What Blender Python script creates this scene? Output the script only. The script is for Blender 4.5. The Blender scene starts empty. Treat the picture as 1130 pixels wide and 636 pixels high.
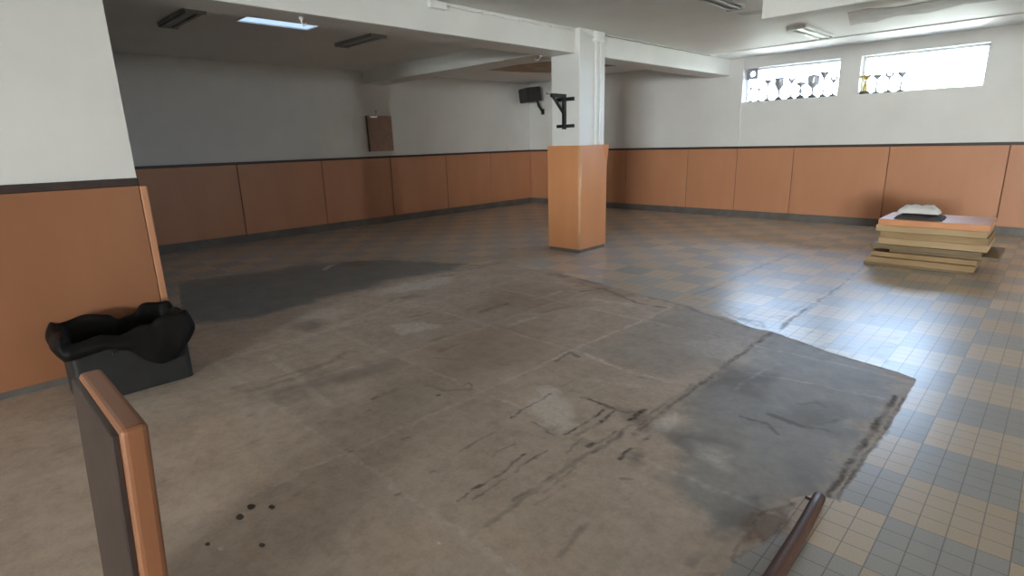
import bpy, bmesh, math, random
import numpy as np
from mathutils import Vector, Matrix, noise as mnoise
random.seed(7)
C = bpy.context.scene
COL = C.collection

# ------------------------------------------------------------------ surveyed floor marks (metres)
EXPOSURE = 3.02
SKY_STRENGTH = 9.0
SKY_LOW = (.38, .47, .62, 1)
SKY_HIGH = (.30, .44, .69, 1)
SKY_WARM = (1.70, 1.72, 1.70, 1)
SKY_PANEL = .135
BIG_WINDOWS = []
NEAR_FILL_WINDOWS = [(6.6, 7.4, 1.9, 2.8)]  # unseen opening, added to light the left wall, beam and pillar side
BACK_FILL_WINDOWS = [(4.0, 8.8, .5, 2.95)]  # unseen opening behind the camera, placed and sized as fill light
CONC = [(-7.924, 1.958), (-7.619, 3.04), (-7.681, 3.666), (-7.291, 3.957), (-6.966, 4.357), (-6.367, 4.723), (-5.903, 4.839), (-5.552, 5.029), (-5.501, 5.29), (-4.986, 5.241), (-4.553, 5.236), (-4.361, 5.256), (-3.7, 5.181), (-3.137, 5.06), (-2.501, 4.991), (-2.256, 4.837), (-2.036, 4.835), (-1.73, 4.686), (-1.573, 4.692), (-1.027, 4.473), (-0.619, 4.374), (-0.5, 4.33), (-0.49, 3.6), (-0.5, 3.0), (-0.5, 2.58), (-0.61, 2.513), (-0.67, 2.423), (-0.631, 2.388), (-0.628, 2.212), (-0.642, 2.08), (-0.68, 1.948), (-0.7, 1.787), (-0.731, 1.633), (-0.793, 1.34), (-0.55, 0.6), (-0.55, -16.3), (-6.5, -16.3), (-6.5, 1.6)]
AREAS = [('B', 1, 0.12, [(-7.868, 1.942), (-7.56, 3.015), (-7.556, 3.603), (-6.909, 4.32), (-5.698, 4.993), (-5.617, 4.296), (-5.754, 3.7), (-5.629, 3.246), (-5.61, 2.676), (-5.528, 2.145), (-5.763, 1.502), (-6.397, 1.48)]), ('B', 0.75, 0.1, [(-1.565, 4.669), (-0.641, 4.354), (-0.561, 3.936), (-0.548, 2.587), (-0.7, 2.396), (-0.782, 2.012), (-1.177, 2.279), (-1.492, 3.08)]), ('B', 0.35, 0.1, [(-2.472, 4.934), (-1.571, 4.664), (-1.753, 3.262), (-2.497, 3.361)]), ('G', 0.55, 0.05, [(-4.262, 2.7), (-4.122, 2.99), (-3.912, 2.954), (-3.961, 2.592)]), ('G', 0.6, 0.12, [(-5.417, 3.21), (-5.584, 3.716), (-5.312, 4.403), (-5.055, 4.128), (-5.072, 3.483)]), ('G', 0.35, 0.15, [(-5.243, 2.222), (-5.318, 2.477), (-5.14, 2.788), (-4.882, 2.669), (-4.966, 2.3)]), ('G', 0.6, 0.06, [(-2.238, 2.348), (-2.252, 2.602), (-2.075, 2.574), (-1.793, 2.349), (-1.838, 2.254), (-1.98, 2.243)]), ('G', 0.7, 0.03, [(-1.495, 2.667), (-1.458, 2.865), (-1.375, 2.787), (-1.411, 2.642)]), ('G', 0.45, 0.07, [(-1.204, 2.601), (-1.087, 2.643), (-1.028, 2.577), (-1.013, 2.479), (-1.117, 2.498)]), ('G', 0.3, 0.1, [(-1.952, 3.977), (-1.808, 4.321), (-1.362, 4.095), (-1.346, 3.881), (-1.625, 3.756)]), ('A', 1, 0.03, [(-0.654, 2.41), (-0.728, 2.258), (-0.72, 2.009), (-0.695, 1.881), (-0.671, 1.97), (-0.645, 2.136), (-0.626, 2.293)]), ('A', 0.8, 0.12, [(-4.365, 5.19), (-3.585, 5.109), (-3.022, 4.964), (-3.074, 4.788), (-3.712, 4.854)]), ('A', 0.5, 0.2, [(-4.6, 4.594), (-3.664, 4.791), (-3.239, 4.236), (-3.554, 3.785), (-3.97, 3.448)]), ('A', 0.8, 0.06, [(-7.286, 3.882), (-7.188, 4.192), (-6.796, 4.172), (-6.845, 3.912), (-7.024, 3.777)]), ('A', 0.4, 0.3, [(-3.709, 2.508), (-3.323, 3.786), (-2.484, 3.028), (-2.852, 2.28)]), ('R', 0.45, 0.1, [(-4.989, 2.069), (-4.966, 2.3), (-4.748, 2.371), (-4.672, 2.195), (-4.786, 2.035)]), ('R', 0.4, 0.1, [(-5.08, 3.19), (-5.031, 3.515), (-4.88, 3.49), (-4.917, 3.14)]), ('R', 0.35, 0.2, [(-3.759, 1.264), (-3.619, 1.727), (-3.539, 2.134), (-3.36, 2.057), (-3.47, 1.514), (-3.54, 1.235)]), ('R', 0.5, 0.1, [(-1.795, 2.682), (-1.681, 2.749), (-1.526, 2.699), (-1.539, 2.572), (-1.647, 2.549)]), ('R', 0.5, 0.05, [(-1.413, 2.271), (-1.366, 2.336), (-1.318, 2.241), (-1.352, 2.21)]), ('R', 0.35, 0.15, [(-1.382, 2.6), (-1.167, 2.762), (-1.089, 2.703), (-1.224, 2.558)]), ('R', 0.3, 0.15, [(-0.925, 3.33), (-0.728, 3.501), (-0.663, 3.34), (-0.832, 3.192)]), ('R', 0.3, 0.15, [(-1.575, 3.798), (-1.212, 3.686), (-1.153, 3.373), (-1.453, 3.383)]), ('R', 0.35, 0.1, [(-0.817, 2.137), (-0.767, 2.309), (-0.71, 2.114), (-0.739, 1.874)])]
STROKES = [('R', 0.8, 0.008, [(-2.168, 2.143), (-2.207, 2.568)]), ('R', 0.55, 0.008, [(-2.102, 1.691), (-2.135, 2.043)]), ('R', 0.6, 0.008, [(-1.937, 1.778), (-1.942, 1.957)]), ('R', 0.7, 0.008, [(-1.793, 1.412), (-1.795, 1.492)]), ('R', 0.8, 0.01, [(-1.8, 1.512), (-1.809, 1.819), (-1.824, 1.922)]), ('R', 0.6, 0.009, [(-1.74, 1.471), (-1.755, 1.73), (-1.765, 2.02)]), ('R', 0.85, 0.012, [(-1.785, 2.211), (-1.803, 2.481), (-1.812, 2.611)]), ('R', 0.8, 0.014, [(-1.734, 2.466), (-1.749, 2.665)]), ('R', 0.5, 0.012, [(-1.597, 1.599), (-1.575, 1.958)]), ('R', 0.45, 0.01, [(-1.538, 1.723), (-1.534, 1.98)]), ('R', 0.8, 0.012, [(-1.425, 2.203), (-1.44, 2.323)]), ('R', 0.7, 0.018, [(-1.615, 2.184), (-1.606, 2.352)]), ('R', 0.8, 0.014, [(-2.04, 2.644), (-1.878, 2.656), (-1.749, 2.665)]), ('R', 0.85, 0.02, [(-1.615, 2.608), (-1.624, 2.774)]), ('R', 0.6, 0.012, [(-1.541, 2.564), (-1.547, 2.648)]), ('R', 0.5, 0.012, [(-1.608, 2.237), (-1.609, 2.434)]), ('R', 0.4, 0.01, [(-1.666, 2.062), (-1.689, 2.262)]), ('R', 0.8, 0.025, [(-2.143, 2.692), (-2.076, 2.703)]), ('R', 0.5, 0.012, [(-1.829, 2.173), (-2.042, 2.197)]), ('R', 0.6, 0.02, [(-1.436, 2.453), (-1.427, 2.509)]), ('R', 0.6, 0.015, [(-1.315, 2.057), (-1.275, 2.086)]), ('R', 0.4, 0.012, [(-1.504, 1.638), (-1.5, 1.83)]), ('R', 0.5, 0.01, [(-1.837, 2.956), (-1.765, 3.064)]), ('R', 0.4, 0.012, [(-2.223, 2.67), (-2.223, 2.817)]), ('R', 0.5, 0.02, [(-1.799, 2.641), (-1.672, 2.673), (-1.629, 2.73)]), ('R', 0.7, 0.02, [(-4.281, 5.194), (-3.65, 5.111), (-3.078, 4.966)]), ('R', 0.6, 0.03, [(-3.617, 4.729), (-3.515, 5.009), (-2.93, 4.731), (-2.59, 4.759)]), ('G', 0.5, 0.03, [(-3.329, 4.585), (-2.861, 4.621)]), ('G', 0.5, 0.03, [(-2.982, 4.647), (-2.615, 4.547)]), ('G', 0.5, 0.03, [(-5.721, 4.687), (-5.576, 5.31)]), ('G', 0.5, 0.03, [(-5.588, 4.129), (-5.398, 4.725), (-5.252, 5.254)]), ('G', 0.5, 0.03, [(-5.446, 3.494), (-5.393, 3.98)]), ('G', 0.5, 0.03, [(-3.399, 3.376), (-3.389, 3.732)]), ('G', 0.5, 0.03, [(-3.81, 4.202), (-3.772, 4.607)]), ('R', 0.6, 0.022, [(-5.509, 4.508), (-5.383, 4.873), (-5.416, 5.278)]), ('R', 0.6, 0.022, [(-5.451, 3.82), (-5.388, 4.407)]), ('R', 0.6, 0.022, [(-3.9, 3.505), (-3.915, 3.899)]), ('R', 0.6, 0.022, [(-3.431, 3.885), (-3.348, 4.229)]), ('R', 0.6, 0.022, [(-3.621, 2.725), (-3.628, 2.93)]), ('R', 0.6, 0.022, [(-3.039, 1.74), (-3.044, 1.957)]), ('R', 0.6, 0.022, [(-1.73, 2.266), (-1.734, 2.517)]), ('R', 0.6, 0.022, [(-1.561, 2.163), (-1.574, 2.485)]), ('R', 0.7, 0.022, [(-0.54, 3.954), (-0.541, 3.406), (-0.547, 2.959), (-0.549, 2.577)]), ('R', 0.55, 0.015, [(-0.491, 3.946), (-0.496, 3.378), (-0.508, 2.876), (-0.506, 2.57)]), ('R', 0.85, 0.02, [(-1.608, 7.854), (-1.565, 6.586), (-1.558, 5.748), (-1.554, 5.227), (-1.544, 4.839)]), ('R', 0.55, 0.025, [(-1.565, 4.669), (-1.552, 3.982), (-1.541, 3.504), (-1.527, 2.915), (-1.503, 2.466)]), ('R', 0.75, 0.018, [(-2.554, 8.006), (-2.586, 6.986), (-2.573, 5.747), (-2.602, 5.343)]), ('R', 0.4, 0.016, [(-2.554, 5.247), (-2.183, 5.166), (-1.726, 5.087), (-1.624, 5.205), (-1.633, 5.094)]), ('R', 0.5, 0.012, [(-1.656, 5.251), (-1.623, 5.616)]), ('R', 0.3, 0.012, [(-3.26, 7.032), (-2.605, 7.037), (-2.136, 7.076), (-1.591, 7.143), (-1.194, 7.232)]), ('R', 0.3, 0.012, [(-0.739, 5.018), (-1.129, 5.059), (-1.473, 5.025)]), ('R', 0.3, 0.012, [(-2.554, 8.006), (-2.476, 8.902), (-2.394, 9.728)]), ('R', 0.4, 0.012, [(-6.666, 5.298), (-6.638, 6.03), (-6.68, 7.134)]), ('R', 0.35, 0.012, [(-5.395, 7.748), (-5.329, 8.25), (-5.297, 8.636)]), ('R', 0.5, 0.02, [(-4.361, 5.256), (-3.675, 5.146), (-3.117, 5.028), (-2.472, 4.934)]), ('R', 0.5, 0.02, [(-2.472, 4.934), (-2.243, 4.811), (-1.991, 4.733), (-1.711, 4.639)]), ('R', 0.4, 0.02, [(-2.095, 4.968), (-1.939, 4.844), (-1.89, 4.884), (-1.719, 4.758)]), ('R', 0.6, 0.015, [(-1.939, 4.844), (-1.75, 4.897), (-1.66, 4.743)]), ('R', 0.4, 0.012, [(-1.565, 4.669), (-1.021, 4.454), (-0.615, 4.356)]), ('G', 0.35, 0.022, [(-3.56, 1.3), (-3.56, 4.8)]), ('G', 0.35, 0.022, [(-4.56, 1.3), (-4.56, 4.8)]), ('G', 0.3, 0.022, [(-4.6, 1.28), (-0.62, 1.28)]), ('G', 0.3, 0.022, [(-4.6, 2.28), (-0.62, 2.28)]), ('G', 0.3, 0.022, [(-4.6, 4.28), (-0.62, 4.28)]), ('G', 0.3, 0.022, [(-4.6, 3.28), (-2.5, 3.28)]), ('G', 0.3, 0.022, [(-2.56, 0.9), (-2.56, 3.3)]), ('R', 0.35, 0.02, [(-1.57, 1.4), (-1.57, 3.3)]), ('G', 0.55, 0.022, [(-2.58, 3.039), (-2.581, 3.529), (-2.572, 3.922), (-2.548, 4.374), (-2.566, 4.801)]), ('G', 0.4, 0.02, [(-2.606, 3.253), (-2.592, 3.487)]), ('G', 0.6, 0.03, [(-2.528, 3.289), (-2.309, 3.241), (-2.107, 3.223), (-1.951, 3.203), (-1.823, 3.216), (-1.7, 3.228)]), ('G', 0.4, 0.03, [(-2.103, 2.929), (-1.942, 2.975), (-1.785, 3.042)]), ('R', 0.5, 0.02, [(-2.54, 3.017), (-2.565, 3.228), (-2.459, 3.199)]), ('R', 0.5, 0.02, [(-1.901, 3.149), (-1.805, 3.184)]), ('G', 0.3, 0.03, [(-4.771, 2.881), (-5.103, 3.627), (-5.622, 4.79), (-5.996, 6.009)]), ('G', 0.3, 0.03, [(-3.715, 1.299), (-3.645, 1.657), (-3.607, 2.019), (-3.546, 2.159)]), ('G', 0.25, 0.03, [(-5.484, 2.229), (-5.492, 1.866), (-5.658, 1.465)]), ('G', 0.3, 0.04, [(-3.168, 1.506), (-4.391, 1.631), (-4.771, 2.881)]), ('R', 0.3, 0.03, [(-3.918, 1.196), (-3.857, 1.554), (-3.854, 1.989)]), ('R', 0.35, 0.03, [(-3.787, 1.237), (-3.758, 1.559), (-3.948, 2.102), (-3.849, 2.136)]), ('R', 0.5, 0.02, [(-4.314, 2.965), (-4.268, 3.215)]), ('R', 0.5, 0.015, [(-5.103, 3.533), (-5.072, 3.613)]), ('R', 0.4, 0.02, [(-3.375, 2.584), (-3.389, 2.772)]), ('R', 0.4, 0.02, [(-3.28, 2.474), (-3.172, 2.52)]), ('R', 0.5, 0.012, [(-2.741, 2.276), (-2.748, 2.349), (-2.636, 2.233)]), ('R', 0.25, 0.03, [(-2.937, 2.107), (-2.761, 2.125), (-2.681, 2.232)]), ('R', 0.4, 0.008, [(-3.048, 0.883), (-3.073, 1.043)]), ('R', 0.4, 0.012, [(-2.397, 0.937), (-2.429, 1.037)]), ('R', 0.35, 0.012, [(-3.086, 0.751), (-3.14, 0.801)]), ('R', 0.7, 0.014, [(-3.407, 1.102), (-3.406, 1.118)]), ('R', 0.7, 0.014, [(-3.431, 1.128), (-3.431, 1.145)]), ('R', 0.7, 0.014, [(-2.037, 1.26), (-2.033, 1.273)]), ('R', 0.7, 0.014, [(-2.913, 1.629), (-2.911, 1.647)]), ('R', 0.7, 0.014, [(-2.455, 1.561), (-2.451, 1.577)]), ('R', 0.7, 0.014, [(-2.448, 1.581), (-2.444, 1.597)]), ('R', 0.7, 0.014, [(-2.062, 1.48), (-2.058, 1.494)]), ('R', 0.7, 0.014, [(-2.733, 2.04), (-2.73, 2.061)]), ('R', 0.7, 0.014, [(-2.59, 1.288), (-2.588, 1.303)]), ('R', 0.7, 0.014, [(-2.555, 1.295), (-2.552, 1.31)]), ('R', 0.4, 0.03, [(-1.045, 3.183), (-0.824, 3.175), (-0.674, 3.227)]), ('R', 0.35, 0.03, [(-0.951, 3.452), (-0.894, 3.534), (-0.784, 3.501), (-0.692, 3.403), (-0.808, 3.245)]), ('R', 0.4, 0.02, [(-1.162, 3.051), (-1.02, 3.059), (-0.915, 2.988)]), ('G', 0.35, 0.02, [(-1.332, 3.397), (-1.33, 3.626), (-1.297, 3.859)]), ('G', 0.3, 0.02, [(-1.366, 3.716), (-0.977, 3.813), (-0.598, 3.857)]), ('R', 0.3, 0.03, [(-0.804, 1.762), (-0.803, 2.014), (-0.788, 2.359)]), ('R', 0.3, 0.02, [(-1.21, 1.444), (-1.249, 1.673)]), ('R', 0.5, 0.012, [(-1.319, 2.056), (-1.271, 2.086)]), ('R', 0.55, 0.012, [(-1.144, 4.574), (-1.117, 4.695)]), ('R', 0.55, 0.012, [(-1.046, 4.608), (-0.998, 4.696)]), ('R', 0.55, 0.012, [(-0.99, 5.117), (-0.868, 5.11), (-0.758, 5.123)]), ('R', 0.55, 0.012, [(-0.872, 4.753), (-0.756, 4.899)]), ('R', 0.55, 0.012, [(-0.833, 4.624), (-0.76, 4.641)]), ('R', 0.55, 0.012, [(-1.334, 4.832), (-1.31, 4.881)]), ('R', 0.55, 0.012, [(-0.931, 4.519), (-0.921, 4.55)]), ('R', 0.55, 0.012, [(-0.773, 4.983), (-0.73, 4.97)]), ('R', 0.55, 0.012, [(-0.783, 4.599), (-0.715, 4.527)]), ('R', 0.7, 0.02, [(-1.061, 5.662), (-1.047, 5.687)]), ('R', 0.5, 0.012, [(-0.697, 1.879), (-0.716, 2.035), (-0.726, 2.252), (-0.675, 2.348), (-0.649, 2.406)]), ('R', 0.4, 0.012, [(-0.683, 1.912), (-0.646, 2.091), (-0.624, 2.286), (-0.627, 2.375)]), ('R', 0.4, 0.008, [(-0.695, 2.305), (-0.653, 2.284), (-0.625, 2.31)])]


# ------------------------------------------------------------------ materials
def srgb(r, g, b):
    f = lambda c: (c/255/12.92) if c <= 10 else ((c/255+0.055)/1.055)**2.4
    return (f(r), f(g), f(b), 1)
def newmat(name):
    m = bpy.data.materials.new(name); m.use_nodes = True
    nt = m.node_tree
    return m, nt, nt.nodes['Principled BSDF']
def N(nt, t, **kw):
    n = nt.nodes.new(t)
    for k, v in kw.items():
        if k.startswith('i_'):
            n.inputs[int(k[2:])].default_value = v
        else: setattr(n, k, v)
    return n
def objpos(nt):
    return N(nt, 'ShaderNodeTexCoord').outputs['Object']
def worldpos(nt):
    return N(nt, 'ShaderNodeNewGeometry').outputs['Position']
def noise_tex(nt, vec, scale, detail=4, rough=.55):
    n = N(nt, 'ShaderNodeTexNoise'); n.inputs['Scale'].default_value = scale
    n.inputs['Detail'].default_value = detail; n.inputs['Roughness'].default_value = rough
    nt.links.new(vec, n.inputs['Vector']); return n.outputs['Fac']
def ramp(nt, fac, p0, p1, c0=(0, 0, 0, 1), c1=(1, 1, 1, 1)):
    if p0 > p1: p0, p1, c0, c1 = p1, p0, c1, c0
    r = N(nt, 'ShaderNodeValToRGB'); e = r.color_ramp.elements
    e[0].position = p0; e[1].position = p1; e[0].color = c0; e[1].color = c1
    nt.links.new(fac, r.inputs[0]); return r.outputs[0]
def mixc(nt, fac, a, b, blend='MIX'):
    m = N(nt, 'ShaderNodeMix', data_type='RGBA', blend_type=blend)
    for s, v in ((0, fac), (6, a), (7, b)):
        if hasattr(v, 'is_linked') or hasattr(v, 'links'): nt.links.new(v, m.inputs[s])
        else: m.inputs[s].default_value = v
    return m.outputs[2]
def mth(nt, op, a, b=None, c=None, clamp=False):
    m = N(nt, 'ShaderNodeMath', operation=op); m.use_clamp = clamp
    for i, v in enumerate((a, b, c)):
        if v is None: continue
        if hasattr(v, 'links'): nt.links.new(v, m.inputs[i])
        else: m.inputs[i].default_value = v
    return m.outputs[0]
def bump(nt, h, strength, dist=.01):
    b = N(nt, 'ShaderNodeBump'); b.inputs['Strength'].default_value = strength
    b.inputs['Distance'].default_value = dist; nt.links.new(h, b.inputs['Height']); return b.outputs['Normal']

def mottled(name, c0, c1, scale=6, rough=.6, bmp=.0, metallic=0, bscale=60, spec=.5, stretch=None):
    m, nt, p = newmat(name)
    v = objpos(nt)
    if stretch:
        mp = N(nt, 'ShaderNodeMapping'); mp.inputs['Scale'].default_value = stretch
        nt.links.new(v, mp.inputs['Vector']); v = mp.outputs['Vector']
    nt.links.new(ramp(nt, noise_tex(nt, v, scale), .3, .7, c0, c1), p.inputs['Base Color'])
    p.inputs['Roughness'].default_value = rough; p.inputs['Metallic'].default_value = metallic
    p.inputs['Specular IOR Level'].default_value = spec
    if bmp: nt.links.new(bump(nt, noise_tex(nt, v, bscale), bmp, .004), p.inputs['Normal'])
    return m
def lin(*c): return (c[0], c[1], c[2], 1)

M = {}
M['wall'] = mottled('white wall paint', lin(.66, .645, .625), lin(.72, .705, .68), 1.3, .55, .08)
M['ceil'] = mottled('ceiling paint', lin(.74, .74, .71), lin(.80, .795, .77), 1.1, .6, .08)
M['beam'] = mottled('beam paint', lin(.70, .695, .67), lin(.76, .755, .73), 1.7, .5, .1, bscale=30)
M['expo'] = mottled('bare ceiling plaster', lin(.52, .52, .50), lin(.64, .63, .61), 5, .8, .3)
M['brownstain'] = mottled('brown ceiling stain', lin(.30, .20, .12), lin(.45, .34, .24), 3, .7)
M['dado'] = mottled('dark stained rail', lin(.035, .022, .018), lin(.055, .035, .03), 8, .45)
M['skirt'] = mottled('grey skirting', lin(.10, .088, .08), lin(.16, .14, .125), 4, .45)
M['panel'] = mottled('orange laminate', lin(.47, .21, .108), lin(.53, .245, .13), 2.2, .42, .03, stretch=(1, 1, .25))
M['panel2'] = mottled('pillar orange laminate', lin(.58, .25, .11), lin(.65, .29, .13), 2.2, .4, .03, stretch=(1, 1, .25))
M['panel3'] = mottled('orange laminate darkened for shade', lin(.26, .105, .048), lin(.30, .125, .06), 2.2, .42, .03, stretch=(1, 1, .25))  # darker laminate copy; dimmer light on near pieces put into the colour
M['paneledge'] = mottled('light laminate edge', lin(.62, .32, .17), lin(.70, .38, .21), 6, .45)
M['seam'] = mottled('panel joint', lin(.12, .045, .02), lin(.16, .06, .03), 6, .6)
M['black'] = mottled('black steel', lin(.012, .012, .013), lin(.02, .02, .022), 10, .4)
M['speaker'] = mottled('black speaker cabinet', lin(.018, .015, .014), lin(.03, .025, .024), 20, .6, .1)
M['grille'] = mottled('speaker grille', lin(.008, .008, .008), lin(.016, .015, .015), 200, .5, .3, bscale=300)
M['steel'] = mottled('bright steel', lin(.6, .6, .6), lin(.75, .75, .74), 10, .25, metallic=1)
M['board'] = mottled('brown pressed board', lin(.33, .20, .15), lin(.43, .27, .205), 9, .5, .1)
M['boardedge'] = mottled('dark board edge', lin(.06, .04, .03), lin(.09, .06, .05), 9, .6)
M['white'] = mottled('white plastic', lin(.72, .72, .70), lin(.8, .8, .78), 10, .4)
M['fixture'] = mottled('grey lamp housing', lin(.30, .30, .29), lin(.36, .36, .34), 10, .5)
M['greytube'] = mottled('grey fluorescent tube', lin(.40, .40, .39), lin(.46, .46, .45), 10, .4)  # darker grey version of the tube colour
M['tube'] = mottled('unlit fluorescent tube', lin(.8, .8, .8), lin(.85, .85, .85), 10, .15)
M['silver'] = mottled('trophy silver', lin(.42, .42, .45), lin(.52, .52, .55), 20, .35, metallic=.6)
M['gold'] = mottled('trophy gold', lin(.55, .42, .13), lin(.65, .5, .18), 20, .35, metallic=.6)
M['marble'] = mottled('dark trophy base', lin(.06, .06, .065), lin(.12, .12, .12), 30, .3)
M['ventgrey'] = mottled('grey plastic', lin(.22, .22, .24), lin(.28, .28, .30), 10, .5)
M['bin'] = mottled('dark grey bin plastic', lin(.020, .019, .019), lin(.028, .027, .027), 8, .55, spec=.25)
M['bag'] = mottled('black bag plastic', lin(.005, .0042, .004), lin(.009, .008, .0075), 12, .6, .3, bscale=25, spec=.15)
M['wood1'] = mottled('worn yellow board', lin(.27, .165, .07), lin(.36, .235, .115), 7, .6, .2, stretch=(.4, 1, 6))
M['wood2'] = mottled('brown board', lin(.15, .10, .05), lin(.22, .15, .08), 7, .6, .2, stretch=(.4, 1, 6))
M['wood3'] = mottled('pale board', lin(.38, .25, .125), lin(.46, .32, .175), 7, .6, .2, stretch=(.4, 1, 6))
M['pole'] = mottled('red brown varnished wood', lin(.085, .035, .022), lin(.13, .058, .036), 5, .4, .1, stretch=(6, 1, 6))
M['cloth'] = mottled('white cloth', lin(.62, .6, .57), lin(.7, .68, .65), 8, .8)
M['darkcloth'] = mottled('dark cloth', lin(.05, .045, .045), lin(.08, .07, .07), 8, .8)
M['chipdark'] = mottled('dark crumb', lin(.07, .055, .045), lin(.11, .085, .07), 30, .8)
M['chippale'] = mottled('pale crumb', lin(.55, .52, .48), lin(.65, .62, .57), 30, .8)
M['frame'] = mottled('white window frame', lin(.72, .73, .74), lin(.8, .8, .8), 6, .4)
M['leaf'] = mottled('leaves', lin(.10, .125, .10), lin(.18, .21, .17), 9, .6)
M['earth'] = mottled('outside paving', lin(.22, .21, .19), lin(.3, .29, .27), 2, .8)
def glass():
    m = bpy.data.materials.new('window glass'); m.use_nodes = True; nt = m.node_tree
    nt.nodes.clear(); o = N(nt, 'ShaderNodeOutputMaterial'); mx = N(nt, 'ShaderNodeMixShader')
    t = N(nt, 'ShaderNodeBsdfTransparent'); t.inputs[0].default_value = (.94, .97, .97, 1)
    g = N(nt, 'ShaderNodeBsdfGlossy'); g.inputs['Roughness'].default_value = .02
    fr = N(nt, 'ShaderNodeFresnel'); fr.inputs[0].default_value = 1.45
    L = nt.links.new
    L(fr.outputs[0], mx.inputs[0]); L(t.outputs[0], mx.inputs[1]); L(g.outputs[0], mx.inputs[2]); L(mx.outputs[0], o.inputs[0])
    return m
M['glass'] = glass()
def emit(name, c, s):
    m, nt, p = newmat(name); p.inputs['Base Color'].default_value = (.6, .65, .7, 1)
    p.inputs['Emission Color'].default_value = c; p.inputs['Emission Strength'].default_value = s; return m
M['sky_panel'] = emit('bluish glowing diffuser', (.50, .70, 1, 1), SKY_PANEL)

def floor_material():
    m, nt, p = newmat('worn tile and bare concrete floor'); L = nt.links.new
    pos = worldpos(nt)
    edge = N(nt, 'ShaderNodeAttribute', attribute_name='tile_edge').outputs['Fac']
    att = N(nt, 'ShaderNodeAttribute', attribute_name='wear')
    sp = N(nt, 'ShaderNodeSeparateColor'); L(att.outputs['Color'], sp.inputs[0])
    dark, light, smooth, brown = sp.outputs[0], sp.outputs[1], sp.outputs[2], att.outputs['Alpha']
    n_edge = noise_tex(nt, pos, 9, 5, .65)
    e = mth(nt, 'ADD', edge, mth(nt, 'MULTIPLY', mth(nt, 'SUBTRACT', n_edge, .5), .07))
    tile = mth(nt, 'MULTIPLY_ADD', e, 120, .5, clamp=True)           # 1 on the tiles
    # tiles: 10 cm tiles laid in 40 cm checks
    xyz = N(nt, 'ShaderNodeSeparateXYZ'); L(pos, xyz.inputs[0])
    u = mth(nt, 'MULTIPLY', mth(nt, 'ADD', xyz.outputs[0], .32+40), 2.5)
    v = mth(nt, 'MULTIPLY', mth(nt, 'ADD', xyz.outputs[1], -2.185+40), 2.5)
    fu, fv = mth(nt, 'FLOOR', u), mth(nt, 'FLOOR', v)
    par = mth(nt, 'MODULO', mth(nt, 'ADD', fu, fv), 2)
    cmb = N(nt, 'ShaderNodeCombineXYZ'); L(mth(nt, 'FLOOR', mth(nt, 'MULTIPLY', u, 4)), cmb.inputs[0]); L(mth(nt, 'FLOOR', mth(nt, 'MULTIPLY', v, 4)), cmb.inputs[1])
    wn = N(nt, 'ShaderNodeTexWhiteNoise', noise_dimensions='2D'); L(cmb.outputs[0], wn.inputs['Vector'])
    cmb2 = N(nt, 'ShaderNodeCombineXYZ'); L(fu, cmb2.inputs[0]); L(fv, cmb2.inputs[1])
    wn2 = N(nt, 'ShaderNodeTexWhiteNoise', noise_dimensions='2D'); L(cmb2.outputs[0], wn2.inputs['Vector'])
    speck = noise_tex(nt, pos, 160, 2, .6)
    yel = mixc(nt, wn2.outputs['Value'], lin(.60, .47, .33), lin(.70, .56, .41))
    blu = mixc(nt, wn2.outputs['Value'], lin(.38, .375, .365), lin(.47, .465, .45))
    tcol = mixc(nt, par, blu, yel)
    tcol = mixc(nt, mth(nt, 'MULTIPLY', wn.outputs['Value'], .18), tcol, lin(.58, .53, .48))
    tcol = mixc(nt, mth(nt, 'MULTIPLY', ramp(nt, speck, .45, .7), .22), tcol, lin(.10, .10, .10))
    dirt = ramp(nt, noise_tex(nt, pos, 1.7, 6, .6), .35, .75)
    tcol = mixc(nt, mth(nt, 'MULTIPLY', dirt, .35), tcol, lin(.50, .45, .39))
    def line(c):
        fr = mth(nt, 'FRACT', mth(nt, 'MULTIPLY', c, 4))
        return mth(nt, 'GREATER_THAN', mth(nt, 'ABSOLUTE', mth(nt, 'SUBTRACT', fr, .5)), .476)
    grout = mth(nt, 'MAXIMUM', line(u), line(v))
    tcol = mixc(nt, mth(nt, 'MULTIPLY', grout, .55), tcol, lin(.09, .08, .07))
    # bare concrete
    n1 = noise_tex(nt, pos, .9, 8, .62); n2 = noise_tex(nt, pos, 6, 8, .68); n3 = noise_tex(nt, pos, 45, 4, .7)
    mp = N(nt, 'ShaderNodeMapping'); mp.inputs['Scale'].default_value = (9, 1.1, 1); L(pos, mp.inputs['Vector'])
    n4 = noise_tex(nt, mp.outputs[0], 1.5, 6, .65)
    n5 = noise_tex(nt, pos, 2.6, 10, .72)
    con = mixc(nt, ramp(nt, n1, .3, .7), lin(0.526, 0.410, 0.317), lin(0.589, 0.468, 0.366))
    con = mixc(nt, mth(nt, 'MULTIPLY', ramp(nt, n5, .40, .85), .45), con, lin(0.756, 0.625, 0.512))
    con = mixc(nt, mth(nt, 'MULTIPLY', ramp(nt, n5, .60, .25), .45), con, lin(0.287, 0.212, 0.161))
    con = mixc(nt, mth(nt, 'MULTIPLY', ramp(nt, n2, .52, .85), .40), con, lin(0.244, 0.183, 0.144))
    con = mixc(nt, mth(nt, 'MULTIPLY', ramp(nt, n3, .50, .80), .28), con, lin(0.244, 0.189, 0.149))
    con = mixc(nt, mth(nt, 'MULTIPLY', ramp(nt, n4, .55, .80), .40), con, lin(0.268, 0.206, 0.161))
    cs = N(nt, 'ShaderNodeCombineXYZ'); L(mth(nt, 'FLOOR', mth(nt, 'ADD', xyz.outputs[0], 40.555)), cs.inputs[0]); L(mth(nt, 'FLOOR', mth(nt, 'ADD', xyz.outputs[1], 39.72)), cs.inputs[1])
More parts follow.
